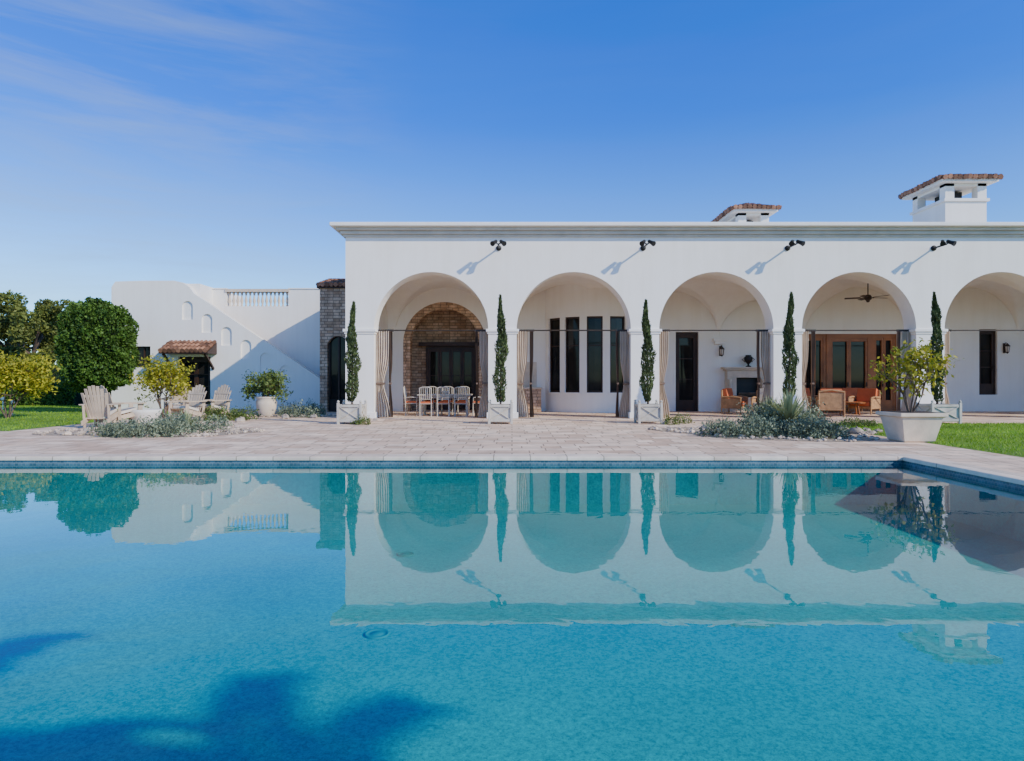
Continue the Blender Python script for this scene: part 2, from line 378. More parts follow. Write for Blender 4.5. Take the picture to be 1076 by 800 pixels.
def doorset(mb,x0,x1,y,z0,z1,n,wood,rows=2,fw=.09):
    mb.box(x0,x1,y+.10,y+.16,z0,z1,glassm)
    mb.box(x0,x0+fw,y,y+.1,z0,z1,wood); mb.box(x1-fw,x1,y,y+.1,z0,z1,wood); mb.box(x0+fw,x1-fw,y,y+.1,z1-fw,z1,wood)
    W=(x1-x0-2*fw)/n
    for i in range(n):
        a=x0+fw+i*W; s=.085
        mb.box(a+.004,a+s,y+.02,y+.09,z0,z1-fw-.004,wood); mb.box(a+W-s,a+W-.004,y+.02,y+.09,z0,z1-fw-.004,wood)
        mb.box(a+s,a+W-s,y+.02,y+.09,z0,z0+.45,wood); mb.box(a+s,a+W-s,y+.02,y+.09,z1-fw-.14,z1-fw-.004,wood)
        zz=z0+.45; hh=(z1-fw-.14-zz)
        for r in range(1,rows): mb.box(a+s,a+W-s,y+.035,y+.08,zz+hh*r/rows-.02,zz+hh*r/rows+.02,wood)
        mb.box(a+W-s*.7,a+W-s*.4,y-.02,y+.02,z0+1.0,z0+1.18,bronzem)
mb=MB(); doorset(mb,D3[0],D3[1],BW+.1,0,D3[3],1,darkwood,3); mb.done('glass_door',house)
mb=MB(); xm=(D4[0]+D4[1])/2
doorset(mb,D4[0],xm-.92,BW+.08,0,D4[3],2,redwood,1,.12); doorset(mb,xm-.92,xm+.92,BW+.05,0,D4[3],2,redwood,1,.17); doorset(mb,xm+.92,D4[1],BW+.08,0,D4[3],2,redwood,1,.12)
mb.done('french_doors',house)
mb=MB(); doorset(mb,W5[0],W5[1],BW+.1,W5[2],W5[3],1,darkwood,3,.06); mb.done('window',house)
mb=MB()
mb.box(SAx-SAr-.5,SAx+SAr+.5,BW+1.5,BW+1.7,0,5.2,stonem)
mb.box(SAx-SAr-.3,SAx-SAr,BW+.3,BW+1.5,0,5.2,stonem); mb.box(SAx+SAr,SAx+SAr+.3,BW+.3,BW+1.5,0,5.2,stonem); mb.box(SAx-SAr,SAx+SAr,BW+.3,BW+1.5,4.9,5.1,stonem)
wallpoly(mb,archpts(SAx,SAr+.0,SAz,0)+list(reversed(archpts(SAx,SAr-.28,SAz,0))),[],BW+.05,BW+.5,stonem)
mb.done('stone_arch_recess',house)
mb=MB(); doorset(mb,Xb(443),Xb(498),BW+1.38,0,Zb(362),4,darkwood,2,.1)
mb.box(Xb(436),Xb(505),BW+1.1,BW+1.5,Zb(362),Zb(358),darkwood); mb.done('stone_recess_doors',house)
# bow wall
mb=MB()
def cyl(t,r): return (BCx+r*math.sin(t),BCy-r*math.cos(t))
def cseg(t0,t1,r0,r1,z0,z1,mat,k=4):
    for i in range(k):
        a=t0+(t1-t0)*i/k; b_=t0+(t1-t0)*(i+1)/k
        p=[cyl(a,r1),cyl(b_,r1),cyl(b_,r0),cyl(a,r0)]
        mb.add([(q[0],q[1],z0) for q in p]+[(q[0],q[1],z1) for q in p],[(0,3,2,1),(4,5,6,7),(0,1,5,4),(1,2,6,5),(2,3,7,6),(3,0,4,7)],mat)
wins=[math.radians(t) for t in (-48,-29,-9,11,31,50)]; hw=math.radians(6.9); cur=math.radians(-85); zw0,zw1=.78,Z(333,26)
for t in wins:
    cseg(cur,t-hw,BR-.25,BR,0,5.2,stucco); 
    cseg(t-hw,t+hw,BR-.25,BR,0,zw0,stucco); cseg(t-hw,t+hw,BR-.25,BR,zw1,5.2,stucco)
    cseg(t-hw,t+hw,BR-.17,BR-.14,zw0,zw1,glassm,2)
    e=math.radians(1.1)
    cseg(t-hw,t-hw+e,BR-.14,BR-.08,zw0,zw1,darkwood,1); cseg(t+hw-e,t+hw,BR-.14,BR-.08,zw0,zw1,darkwood,1)
    cseg(t-hw+e,t+hw-e,BR-.14,BR-.08,zw1-.07,zw1,darkwood,1); cseg(t-hw+e,t+hw-e,BR-.14,BR-.08,zw0,zw0+.07,darkwood,1)
    cseg(t-hw+e,t+hw-e,BR-.14,BR-.09,2.6,2.64,darkwood,1)
    cseg(t-hw-.02,t+hw+.02,BR+.003,BR+.05,zw0-.08,zw0-.0,stucco,3)
    cur=t+hw
cseg(cur,math.radians(85),BR-.25,BR,0,5.2,stucco)
mb.done('bow_window_wall',house)
mb=MB(); mb.box(.45,1.15,BW-.75,BW-.02,0,.92,stonem); mb.box(.4,1.2,BW-.8,BW-.02,.92,.98,castm)
mb.box(.45,1.0,BW-.03,BW-.005,1.0,2.0,castm); mb.done('outdoor_counter',bevel=.01)
# fireplace
mb=MB(); fx0,fx1=Xb(760),Xb(801); zt=Zb(386); yb=BW-.004
mb.box(fx0,fx1,yb-.5,yb,0,.5,castm); mb.box(fx0-.08,fx1+.08,yb-.6,yb,.5,.58,castm)
ox0,ox1,oz=Xb(771),Xb(796),Zb(397)
mb.box(fx0+.05,ox0,yb-.35,yb,.58,oz,castm); mb.box(ox1,fx1-.05,yb-.35,yb,.58,oz,castm); mb.box(fx0+.05,fx1-.05,yb-.35,yb,oz,zt-.14,castm)
mb.box(ox0,ox1,yb-.03,yb-.003,.58,oz,blackm); 
mb.box(fx0-.02,fx1+.02,yb-.43,yb,zt-.14,zt-.07,castm); mb.box(fx0-.12,fx1+.12,yb-.52,yb,zt-.07,zt,castm)
for xq in (fx0+.13,fx1-.13): 
    mb.lathe([(.09,0),(.09,.06),(.06,.1),(.065,.5),(.05,.62),(.09,.68),(.09,.72)],(xq,yb-.42,.58),castm,12)
for q in range(4): mb.tube([(ox0+.1,yb-.2-.04*q,.64+.03*q),(ox1-.1,yb-.16-.04*q,.66+.03*q)],.04,barkm)
mb.done('fireplace',bevel=.012)
mb=MB(); ux=Xb(784); mb.lathe([(.1,0),(.11,.03),(.04,.07),(.04,.12),(.15,.24),(.17,.36),(.1,.44),(.12,.48)],(ux,yb-.25,zt),blackm)
for sgn in (-1,1): mb.tube([(ux+sgn*.14,yb-.25,zt+.2),(ux+sgn*.25,yb-.25,zt+.3),(ux+sgn*.12,yb-.25,zt+.42)],.015,blackm)
mb.done('mantel_urn')
def sconce(x,z,y):
    mb=MB(); mb.box(x-.05,x+.05,y-.02,y-.002,z-.2,z+.2,bronzem); mb.tube([(x,y-.02,z+.1),(x,y-.1,z+.22),(x,y-.18,z+.18)],.012,bronzem)
    mb.lathe([(.0,.2),(.03,.17),(.11,.08),(.11,.06),(.09,.06)],(x,y-.18,z),bronzem,6,False)
    mb.lathe([(.085,.06),(.06,-.16)],(x,y-.18,z),cream,6,False); mb.lathe([(.075,-.16),(.06,-.18),(.02,-.22),(0,-.24)],(x,y-.18,z),bronzem,6,False)
    for k in range(6):
        t=k*math.pi/3; mb.tube([(x+.09*math.cos(t),y-.18+.09*math.sin(t),z+.06),(x+.065*math.cos(t),y-.18+.065*math.sin(t),z-.16)],.007,bronzem,4)
    mb.done('wall_sconce')
sconce(Xb(757),Zb(369),BW); sconce(Xb(1055),Zb(366),BW)
for u in (524,677,830,985):
    x=X(u,D-.2); z=Z(261,D)
    mb=MB(); mb.lathe([(.09,0),(.09,.03),(0,.03)],(0,0,0),blackm)
    mb.v=[(a+x,D-c_,z+b_) for a,b_,c_ in mb.v]
    mb.tube([(x,D-.02,z),(x,D-.66,z)],.03,blackm)
    for sgn in (-1,1):
        mb.tube([(x,D-.61,z),(x+sgn*.09,D-.66,z+.05)],.022,blackm)
        p=Vector((x+sgn*.10,D-.62,z+.08)); dd=Vector((sgn*.45,-.75,-.45)).normalized()
        mb.tube([p-dd*.08,p-dd*.06,p+dd*.10,p+dd*.20],[.03,.055,.065,.085],blackm,12)
    mb.done('floodlight')
mb=MB()
for c in CX: mb.tube([(c-R+.0,D+.3,ZS-.02),(c+R,D+.3,ZS-.02)],.022,bronzem)
mb.done('curtain_rods',house)
def curtain(x,side,w=.42,mat=curtm):
    mb=MB(); nx=36; vs=[];fs=[]; zs=np.linspace(.03,ZS-.05,18); ph=rng.uniform(0,6)
    for z in zs:
        g=1-.45*math.exp(-((z-1.15)/.55)**2) ; g*=.85+.15*math.exp(-z)
        for i in range(nx+1):
            t=i/nx; xx=x+side*(t*w*g); vs.append((xx,D+.3+.05*math.sin(t*math.pi*2*5.5+ph)+.012*math.sin(z*3+t*9),z))
    for j in range(len(zs)-1):
        for i in range(nx): fs.append((j*(nx+1)+i,j*(nx+1)+i+1,(j+1)*(nx+1)+i+1,(j+1)*(nx+1)+i))
    mb.add(vs,fs,mat,True)
    mb.box(min(x,x+side*w*.55)-.0,max(x,x+side*w*.55),D+.23,D+.38,1.12,1.18,curtd)
    for k in range(7): 
        q=x+side*w*(k+.5)/7; mb.tube([(q,D+.3,ZS-.06),(q,D+.3,ZS+.01)],.03,bronzem,6)
    mb.done('curtain')
for i,c in enumerate(CX):
    curtain(c-R+.02,1,.40 if i else .5); curtain(c+R-.02,-1,.34)
    if i in (0,1,3): curtain(c-R+.02+.42,1,.14,curtd)
    curtain(c+R-.02-.34,-1,.1,curtd)

def hip(mb,x0,x1,y0,y1,z,rise,r=.085):
    Rn=min(x1-x0,y1-y0)/2
    for (ox,oy,dx,dy,L,ix,iy) in ((x0,y0,1,0,x1-x0,0,1),(x0,y1,1,0,x1-x0,0,-1),(x0,y0,0,1,y1-y0,1,0),(x1,y0,0,1,y1-y0,-1,0)):
        nn=int(L/(2*r)); st=L/nn
        for k in range(nn):
            s=(k+.5)*st; run=min(s,L-s,Rn); px,py=ox+dx*s,oy+dy*s
            seg=max(1,int(run/.4))
            for q in range(seg):
                a=run*q/seg; b_=run*(q+1)/seg+.04; j=rng.uniform(-.015,.015)
                mb.tube([(px+ix*a-ix*.06*(q==0),py+iy*a-iy*.06*(q==0),z+rise*a/Rn+.04+j),(px+ix*b_,py+iy*b_,z+rise*b_/Rn+.02+j)],[r*1.05,r*.8],claym,8,False)
    if x1-x0>y1-y0: rp=[(x0+Rn,(y0+y1)/2,z+rise),(x1-Rn,(y0+y1)/2,z+rise)]; f=[(0,1,5,4),(2,3,4,5),(3,0,4),(1,2,5)]
    else: rp=[((x0+x1)/2,y0+Rn,z+rise),((x0+x1)/2,y1-Rn,z+rise)]; f=[(0,1,4),(1,2,5,4),(2,3,5),(3,0,4,5)]
    mb.add([(x0,y0,z),(x1,y0,z),(x1,y1,z),(x0,y1,z)]+rp,f+[(0,3,2,1)],claym)
def chimney(dn,ul,ur,v,depth,zb,name):
    x0,x1=X(ul,dn),X(ur,dn); z=Z(v,dn)
    mb=MB(); y0,y1=dn,dn+depth
    hip(mb,x0,x1,y0,y1,z,.38)
    mb.box(x0+.06,x1-.06,y0+.06,y1-.06,z-.1,z-.003,stucco)
    a,b_,c_,d_=x0+.32,x1-.32,y0+.32,y1-.32
    mb.box(a,b_,c_,d_,zb,z-.75,stucco); mb.box(a-.07,b_+.07,c_-.07,d_+.07,z-.75,z-.65,stucco)
    for px in (a,b_-.32):
        for py in (c_,d_-.32): mb.box(px,px+.32,py,py+.32,z-.65,z-.1,stucco)
    mb.box(a,b_,c_,d_,z-.2,z-.1-.003,stucco)
    mb.box((a+b_)/2-.25,(a+b_)/2+.25,(c_+d_)/2-.4,(c_+d_)/2+.4,z-.65,z-.25,blackm)
    mb.done(name,house)
chimney(23.6,990,1053,187,2.6,6.0,'tiled_chimney'); chimney(26,770,820,219,2.9,6.0,'tiled_chimney_rear')

# ceiling fan
mb=MB(); fx,fy,fz=X(912,24.8),24.8,Z(313,24.8)
mb.tube([(fx,fy,fz+.05),(fx,fy,ZS+H)],.02,bronzem); mb.lathe([(0,.12),(.09,.1),(.13,.03),(.13,-.05),(.07,-.1),(.05,-.16),(0,-.18)],(fx,fy,fz),bronzem,16)
for k in range(5):
    t=k*2*math.pi/5+.2; old=mb.T; mb.T=Matrix.Translation((fx,fy,fz))@Matrix.Rotation(t,4,'Z')@Matrix.Rotation(.2,4,'X')
    mb.box(.1,.25,-.02,.02,-.012,0,bronzem); mb.box(.24,.78,-.075,.075,.0,.012,darkwood); mb.T=old
mb.done('ceiling_fan')

# ---------------- furniture ----------------
def place(mb,x,y,r): mb.T=Matrix.Translation((x,y,0))@Matrix.Rotation(r,4,'Z')
def adirondack(x,y,r):
    mb=MB(); place(mb,x,y,r); m=chairwood
    for sx in (-.3,.3):
        mb.box(sx-.02,sx+.02,-.42,-.30,0,.60,m)
        mb.obox((sx*.93,.03,.25),(.03,1.0,.12),(math.radians(-14),0,0),m)
        mb.obox((sx*1.12,-.06,.615),(.15,.86,.03),(0,0,0),m)
        mb.obox((sx,.32,.31),(.035,.09,.60),(math.radians(-8),0,0),m)
    for k in range(7):
        t=k/6; mb.obox((0,-.38+t*.6,.405-t*.15),(.60,.085,.022),(math.radians(-14),0,0),m)
    for k in range(7):
        o=(k-3); top=1.12-.022*o*o
        mb.bar((o*.07,.20,.22),(o*.098,.20+(top-.22)*.36,top),.078,m,.02)
    mb.obox((0,.27,.50),(.62,.03,.08),(math.radians(-20),0,0),m); mb.obox((0,.415,.84),(.60,.03,.07),(math.radians(-20),0,0),m)
    mb.obox((0,-.06,.40),(.52,.50,.07),(math.radians(-14),0,0),cream)
    mb.done('adirondack_chair',bevel=.006)
ar=lambda x,y:math.atan2(19.0-y,-10.6-x)+math.pi/2
for (u,v,dr) in ((107,449,.5),(128,447,.0),(197,443,0.2),(224,441,.1),(186,438,0)):
    d=F*CH/(v-400); x=X(u,d); adirondack(x,d,ar(x,d)+dr)
mb=MB(); bx,by=X(152,19.0),19.0
mb.lathe([(.0,0),(.26,0),(.28,.04),(.24,.07),(.36,.2),(.43,.34),(.45,.42),(.42,.43),(.39,.38),(.0,.36)],(bx,by,0),whitebowl,32); mb.done('fire_bowl')
def dchair(x,y,r):
    mb=MB(); place(mb,x,y,r); m=whitewood
    for sx in (-.2,.2):
        mb.tube([(sx,-.2,0),(sx,-.2,.44)],.017,m); mb.tube([(sx,.2,0),(sx,.2,.45),(sx,.27,.98)],.017,m)
        mb.tube([(sx,-.2,.44),(sx*1.15,-.2,.64),(sx*1.15,.0,.66),(sx,.23,.64)],.014,m)
    mb.box(-.22,.22,-.22,.22,.43,.45,m); mb.box(-.21,.21,-.21,.2,.452,.51,orange)
    mb.tube([(-.2,.27,.98),(-.1,.275,1.02),(.1,.275,1.02),(.2,.27,.98)],.017,m); mb.tube([(-.2,.22,.6),(.2,.22,.6)],.012,m)
    for k in range(-2,3): mb.tube([(k*.07,.22,.6),(k*.07,.27,1.0)],.009,m,6)
    mb.done('dining_chair')
tx,ty=X(468,23.9),23.9
mb=MB(); mb.box(tx-.95,tx+.95,ty-.5,ty+.5,.72,.76,whitewood); mb.box(tx-.85,tx+.85,ty-.42,ty+.42,.64,.72,whitewood)
for sx in (-.8,.8):
    for sy in (-.38,.38): mb.lathe([(.05,0),(.035,.1),(.05,.3),(.035,.5),(.05,.64)],(tx+sx,ty+sy,0),whitewood,10)
mb.lathe([(.08,0),(.13,.03),(.16,.12),(.15,.12),(.0,.05)],(tx,ty,.76),castm,16)
mb.done('dining_table',bevel=.008)
for k in (-.6,.0,.6): dchair(tx+k,ty-.62,math.pi+.05*k); dchair(tx+k,ty+.66,.04)
dchair(tx-1.2,ty,math.pi/2); dchair(tx+1.2,ty,-math.pi/2)
def lounge(x,y,r,w=.75,name='rattan_armchair',cush=orange):
    mb=MB(); place(mb,x,y,r); h=w/2
    for sx in (-h,h):
        for sy in (-.36,.36): mb.tube([(sx,sy,0),(sx,sy,.62 if sy<0 else .88)],.028,rattan)
        mb.tube([(sx,-.36,.60),(sx,-.1,.64),(sx,.36,.62)],.04,rattan); mb.box(sx-.015,sx+.015,-.34,.34,.2,.58,rattan)
    mb.box(-h,h,-.36,.36,.22,.30,rattan); mb.box(-h,h,.33,.36,.3,.84,rattan); mb.tube([(-h,.36,.86),(0,.37,.92),(h,.36,.86)],.035,rattan)
    n=max(1,round(w/.7)); cw=(w-.1)/n
    for i in range(n):
        a=-h+.05+i*cw; mb.box(a+.008,a+cw-.008,-.37,.2,.31,.46,cush)
        mb.obox((a+cw/2,.24,.70),(cw-.02,.15,.50),(math.radians(-12),0,0),cush)
    ob=mb.done(name,bevel=.025); return ob
d=25.2
lounge(X(772,d),d,.9); lounge(X(804,24),24.0,-.6,cush=cream)
lounge(X(850,26),26.0,.5); lounge(X(872,23.2),23.2,math.pi-.3,.8); lounge(X(908,24.8),24.8,-.9,.8); lounge(X(888,26.2),26.2,0,1.7,'rattan_sofa')
mb=MB(); cx,cy=X(893,24.3),24.3
mb.lathe([(0,.42),(.5,.42),(.52,.44),(.5,.46),(0,.46)],(cx,cy,0),redwood,28)
for k in range(4):
    t=k*math.pi/2+.5; mb.tube([(cx+.38*math.cos(t),cy+.38*math.sin(t),0),(cx+.3*math.cos(t),cy+.3*math.sin(t),.42)],.03,redwood)
mb.done('coffee_table')

# ---------------- planters and plants ----------------
def cypress_planter(u,d,vt,wd=.62,tw=.165):
    x=X(u,d); h=.58; a=wd/2; m=whitewood
    mb=MB()
    for sx in (-1,1):
        for sy in (-1,1):
            mb.box(x+sx*a-.035,x+sx*a+.035,d+sy*a-.035,d+sy*a+.035,0,h+.03,m); mb.lathe([(.02,0),(.04,.03),(.03,.06),(0,.08)],(x+sx*a,d+sy*a,h+.03),m,8)
    b_=a-.012
    mb.box(x-b_,x+b_,d-b_,d+b_,.06,h-.05,m)
    for z0,z1 in ((.07,.14),(h-.09,h-.02)):
        mb.box(x-a+.035,x+a-.035,d-a-.02,d-a+.01,z0,z1,m); mb.box(x-a+.035,x+a-.035,d+a-.01,d+a+.02,z0,z1,m)
        mb.box(x-a-.02,x-a+.01,d-a+.035,d+a-.035,z0,z1,m); mb.box(x+a-.01,x+a+.02,d-a+.035,d+a-.035,z0,z1,m)
    q=a-.05
    for s_ in (-1,1):
        mb.bar((x-q*s_,d-a-.003-.002*s_,.14),(x+q*s_,d-a-.003-.002*s_,h-.09),.045,m,.02)
        mb.bar((x-a-.003-.002*s_,d-q*s_,.14),(x-a-.003-.002*s_,d+q*s_,h-.09),.02,m,.045)
        mb.bar((x+a+.003+.002*s_,d-q*s_,.14),(x+a+.003+.002*s_,d+q*s_,h-.09),.02,m,.045)
    mb.box(x-a+.04,x+a-.04,d-a+.04,d+a-.04,h-.05,h-.03,soil)
    mb.done('planter_box',bevel=.006)
    mb=MB(); zt=Z(vt,d); Hh=zt-h
    lean=rng.uniform(-.07,.07)
    mb.tube([(x,d,h-.1),(x+lean*.5,d,h+Hh*.5),(x+lean,d,zt-.3)],[.035,.025,.01],barkm,6)
    N=4600; t=rng.random(N)**.85; th=rng.uniform(0,2*math.pi,N); ph=rng.uniform(0,6)
    prof=tw*np.minimum(1,(t*6+.3))**.6*(1-t**2.2)**.75*(1+.18*np.sin(t*23+ph)+.18*np.sin(t*11+2*th+ph*3)+.14*np.sin(th*3+t*40+ph))
    rr=prof*(.4+.75*rng.random(N)**.6)
    P=np.stack([x+lean*t+.03*np.sin(t*9+ph)+rr*np.cos(th),d+rr*np.sin(th),h+.06+t*Hh],1)
    dr=np.stack([np.cos(th)*.5,np.sin(th)*.5,np.full(N,1.0)],1)+rng.normal(size=(N,3))*.35
    mb.leaves(P,.10,.03,L_cyp,d=dr); mb.done('italian_cypress')
for u,vt,d in ((370,320,19.3),(526,313,19.4),(681,318,19.6),(829,310,19.3),(985,310,19.6)):
    cypress_planter(u,d,vt,.64 if u!=985 else .8)

def branch(mb,p,dr,L,r,depth,tips,spread=.6,up=.25,mat=barkm):
    p=Vector(p); dr=Vector(dr).normalized(); pts=[p]; q=p.copy(); dd=dr.copy()
    for i in range(3):
        dd=(dd+Vector(rng.normal(size=3))*.12+Vector((0,0,up*.15))).normalized(); q=q+dd*L/3; pts.append(q.copy())
    mb.tube(pts,[r,r*.88,r*.76,r*.62],mat,7 if r>.03 else 5,cap=False)
    if depth==0: tips.append(q); return
    if depth<=2: tips.append(q)
    for k in range(int(rng.integers(2,5))):
        nd=(dd+Vector(rng.normal(size=3))*spread+Vector((0,0,up))).normalized()
        branch(mb,pts[-1 if k<2 else -2],nd,L*rng.uniform(.6,.85),r*.6,depth-1,tips,spread,up,mat)
def smalltree(name,x,y,z,H,mat,stems=4,L=.09,W=.045,per=26,rad=.16,depth=3,spread=.6,r0=.03):
    mb=MB(); tips=[]
    for k in range(stems):
        t=2*math.pi*k/stems+rng.random(); branch(mb,(x+.04*math.cos(t),y+.04*math.sin(t),z),(.35*math.cos(t),.35*math.sin(t),1),H*.36,r0,depth,tips,spread)
    T=np.array([tuple(t) for t in tips]); idx=rng.integers(0,len(T),len(T)*per)
    P=T[idx]+rng.normal(size=(len(idx),3))*rad*.6
    mb.leaves(P,L,W,mat,0); return mb.done(name)
px,py=X(957,13.7),13.7
mb=MB(); mb.frustum(px,py,.03,.5,.62,.82,castm); mb.frustum(px,py,0,.03,.56,.62,castm); mb.frustum(px,py,.5,.53,.82,.92,castm); mb.frustum(px,py,.53,.60,.94,.94,castm)
mb.box(px-.4,px+.4,py-.4,py+.4,.60,.607,soil); mb.done('stone_planter',bevel=.012)
smalltree('citrus_tree',px,py,.6,1.6,L_lime,5,.10,.05,15,.17,2,.6,.022)
smalltree('citrus_tree',X(172,22.5),22.5,0,2.0,L_lime,5,.11,.055,20,.2,3,.6,.03)
smalltree('citrus_tree',X(8,22),22,0,2.3,L_lime,5,.13,.06,34,.24,3,.6,.03)
qx,qy=X(280,23.2),23.2
mb=MB(); mb.lathe([(0,0),(.22,0),(.25,.05),(.33,.3),(.35,.5),(.31,.6),(.35,.64),(.36,.68),(.32,.69),(.3,.62),(0,.6)],(qx,qy,0),castm,24); mb.done('stone_urn')
smalltree('potted_shrub',qx,qy,.6,1.15,L_grn,6,.11,.055,26,.2,2,.9,.02)

def mound(P,cx,cy,z,rx,ry,h,n):
    d=rng.normal(size=(n,3)); d[:,2]=abs(d[:,2]); d/=np.linalg.norm(d,axis=1)[:,None]
    r=(.55+.5*rng.random(n)**.5)*(1+.2*np.sin(d[:,0]*7+cx*5)+.15*np.sin(d[:,1]*9+cy*3))
    P.append(np.stack([cx+d[:,0]*rx*r,cy+d[:,1]*ry*r,z+d[:,2]*h*r],1))
def bed(name,u0,u1,d0,d1,n,h,mat,leaf=.06,per=420,wd=.35):
    mb=MB(); P=[]
    for k in range(n):
        d=rng.uniform(d0,d1); u=rng.uniform(u0,u1); s=rng.uniform(.7,1.25)
        mound(P,X(u,d),d,.0,wd*s,wd*s,h*s,int(per*s))
    mb.leaves(np.concatenate(P),leaf,leaf*.4,mat,.5); mb.done(name)
def gravel(name,cx,cy,rx,ry,n):
    mb=MB(); N=40; vs=[]; 
    f=lambda t:1+.12*math.sin(3*t+cx)+.08*math.sin(5*t+1)
    for k in range(N):
        t=2*math.pi*k/N; vs.append((cx+rx*f(t)*math.cos(t),cy+ry*f(t)*math.sin(t),.006))
    mb.add(vs,[tuple(range(N))],gravelb)
    for k in range(n):
        t=rng.uniform(0,6.28); q=math.sqrt(rng.random())*1.03; r=rng.uniform(.025,.075)
        mb.rock((cx+rx*q*f(t)*math.cos(t),cy+ry*q*f(t)*math.sin(t),.006+r*.3),r,gravelm)
    mb.done(name)
def boulder(x,y,r):
    mb=MB(); mb.rock((x,y,r*.3),r,boulderm,.7); mb.done('boulder')
gravel('gravel_bed',X(815,15.8),16.0,2.5,2.2,420); gravel('gravel_bed',X(160,16),16.3,2.6,1.5,380); gravel('gravel_bed',-8.4,23.6,2.4,.9,160)
bed('blue_shrub_bed',748,882,14.4,15.6,26,.36,L_blue,.06,480,.36)
bed('blue_shrub_bed',790,860,15.6,17.2,14,.52,L_blue,.07,480,.4)
bed('blue_shrub_bed',102,200,14.6,15.6,16,.30,L_blue,.06,460,.34)
bed('blue_shrub_bed',165,232,15.6,17.5,12,.34,L_blue,.06,460,.34)
bed('green_shrub_bed',215,262,20.5,22,8,.36,L_grn,.07,380,.34)
bed('green_shrub_bed',295,334,22.5,24,9,.4,L_blue,.07,380,.34)
bed('green_shrub_bed',372,384,18.6,19.0,3,.2,L_grn,.05,260,.2)
bed('green_shrub_bed',698,722,18.8,19.5,4,.24,L_grn,.05,260,.22)
bed('green_shrub_bed',882,930,17.5,19,6,.2,L_grn,.05,260,.22)
for (u,d,r) in ((742,17,.14),(760,17.6,.18),(875,14.6,.15),(900,15.6,.16),(735,15.6,.1),(230,17.4,.17),(252,20,.15),(93,16,.12),(240,18.6,.12),(700,19,.1),(300,21.8,.14),(330,22.2,.12),(395,20.8,.08)):
    boulder(X(u,d),d,r)
def yucca(x,y,z,n,L,s=.05):
    mb=MB(); vs=[];fs=[]
    for k in range(n):
        t=rng.uniform(0,6.283); el=math.radians(rng.uniform(8,88)); l=L*rng.uniform(.75,1.1)
        dr=Vector((math.cos(t)*math.cos(el),math.sin(t)*math.cos(el),math.sin(el))); sd=Vector((-math.sin(t),math.cos(t),0)); 
        p0=Vector((x,y,z)); o=len(vs)
        for q,wq in ((0,.5),(.4,1),(.75,.7),(1,.02)):
            c_=p0+dr*l*q-Vector((0,0,.10*l*q*q*math.cos(el))); vs+= [c_-sd*s*wq/2,c_+sd*s*wq/2]
        for q in range(3): fs.append((o+2*q,o+2*q+1,o+2*q+3,o+2*q+2))
    mb.add(vs,fs,L_agv); mb.done('yucca_plant')
yucca(X(829,15.8),15.8,.25,150,.8,.055); yucca(X(808,16.6),16.6,.2,110,.7); yucca(X(196,16.4),16.4,.1,60,.45)

def topiary(x,y,rx,ry,zc,rz,n):
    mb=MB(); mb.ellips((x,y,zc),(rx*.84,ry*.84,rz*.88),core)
    mb.tube([(x,y,0),(x+.05,y,zc-rz*.8)],[.16,.12],barkm)
    d=rng.normal(size=(n,3)); d/=np.linalg.norm(d,axis=1)[:,None]
    k=1/(np.abs(d[:,0])**4+np.abs(d[:,1])**4+np.abs(d[:,2])**4)**.25
    lump=1+.05*np.sin(d[:,0]*9+1)+.05*np.sin(d[:,2]*11+d[:,1]*7)+.04*np.sin(d[:,0]*19+d[:,2]*17)
    r=(.5+.5*k)*lump*(.86+.15*rng.random(n))
    P=np.stack([x+d[:,0]*rx*r,y+d[:,1]*ry*r,zc+d[:,2]*rz*r],1)
    mb.leaves(P,.12,.065,L_fic,0,outc=(x,y,zc)); mb.done('ficus_topiary_tree')
dd=26.0; topiary(X(103,dd),dd,1.20,1.2,(Z(317,dd)+Z(412,dd))/2,(Z(317,dd)-Z(412,dd))/2,28000)
def hedge(x0,x1,y0,y1,h,n,name='clipped_hedge'):
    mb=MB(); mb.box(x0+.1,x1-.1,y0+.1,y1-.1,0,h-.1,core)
    P=np.stack([rng.uniform(x0,x1,n),rng.uniform(y0,y1,n),rng.uniform(0,h,n)],1)
    k=n//2; P[:k,1]=y0+rng.uniform(-.03,.12,k); P[k:int(n*.8),2]=h+rng.uniform(-.1,.05,int(n*.8)-k)
    P[:,2]+=.05*np.sin(P[:,0]*2.1); mb.leaves(P,.12,.06,L_fic,.2); mb.done(name)
hedge(-34,X(78,33),33,34.2,Z(404,33),22000)
def oak(x,y,H,W,n,name='oak_tree'):
    mb=MB(); tips=[]; branch(mb,(x,y,0),(0,0,1),H*.3,.28,3,tips,.75,.1)
    C=[]; 
    for k in range(20):
        t=rng.uniform(0,6.28); q=math.sqrt(rng.random()); zz=rng.uniform(.22,.9)
        wz=math.sin(math.pi*min(1,(zz-.08)))**.7
        C.append((x+W*q*wz*math.cos(t),y+W*q*wz*math.sin(t),H*zz,rng.uniform(.16,.3)*W*1.3))
    C=np.array(C); ix=rng.integers(0,len(C),n); d=rng.normal(size=(n,3)); d/=np.linalg.norm(d,axis=1)[:,None]
    r=(.35+.7*rng.random(n)**.6)*C[ix,3]; P=C[ix,:3]+d*r[:,None]*np.array([1,1,.75])
    mb.leaves(P,.24,.13,L_oak,.1); mb.done(name)
for (u,d,v,W) in ((38,44,304,2.9),(10,50,322,3.2),(62,50,322,2.6),(-25,46,310,3.4),(88,56,338,3),(-70,52,320,4),(-130,55,312,4),(-190,50,320,4)):
    oak(X(u,d),d,Z(v,d),W,9500)
hedge(-60,-15,40,41.5,2.2,12000,'background_hedge')
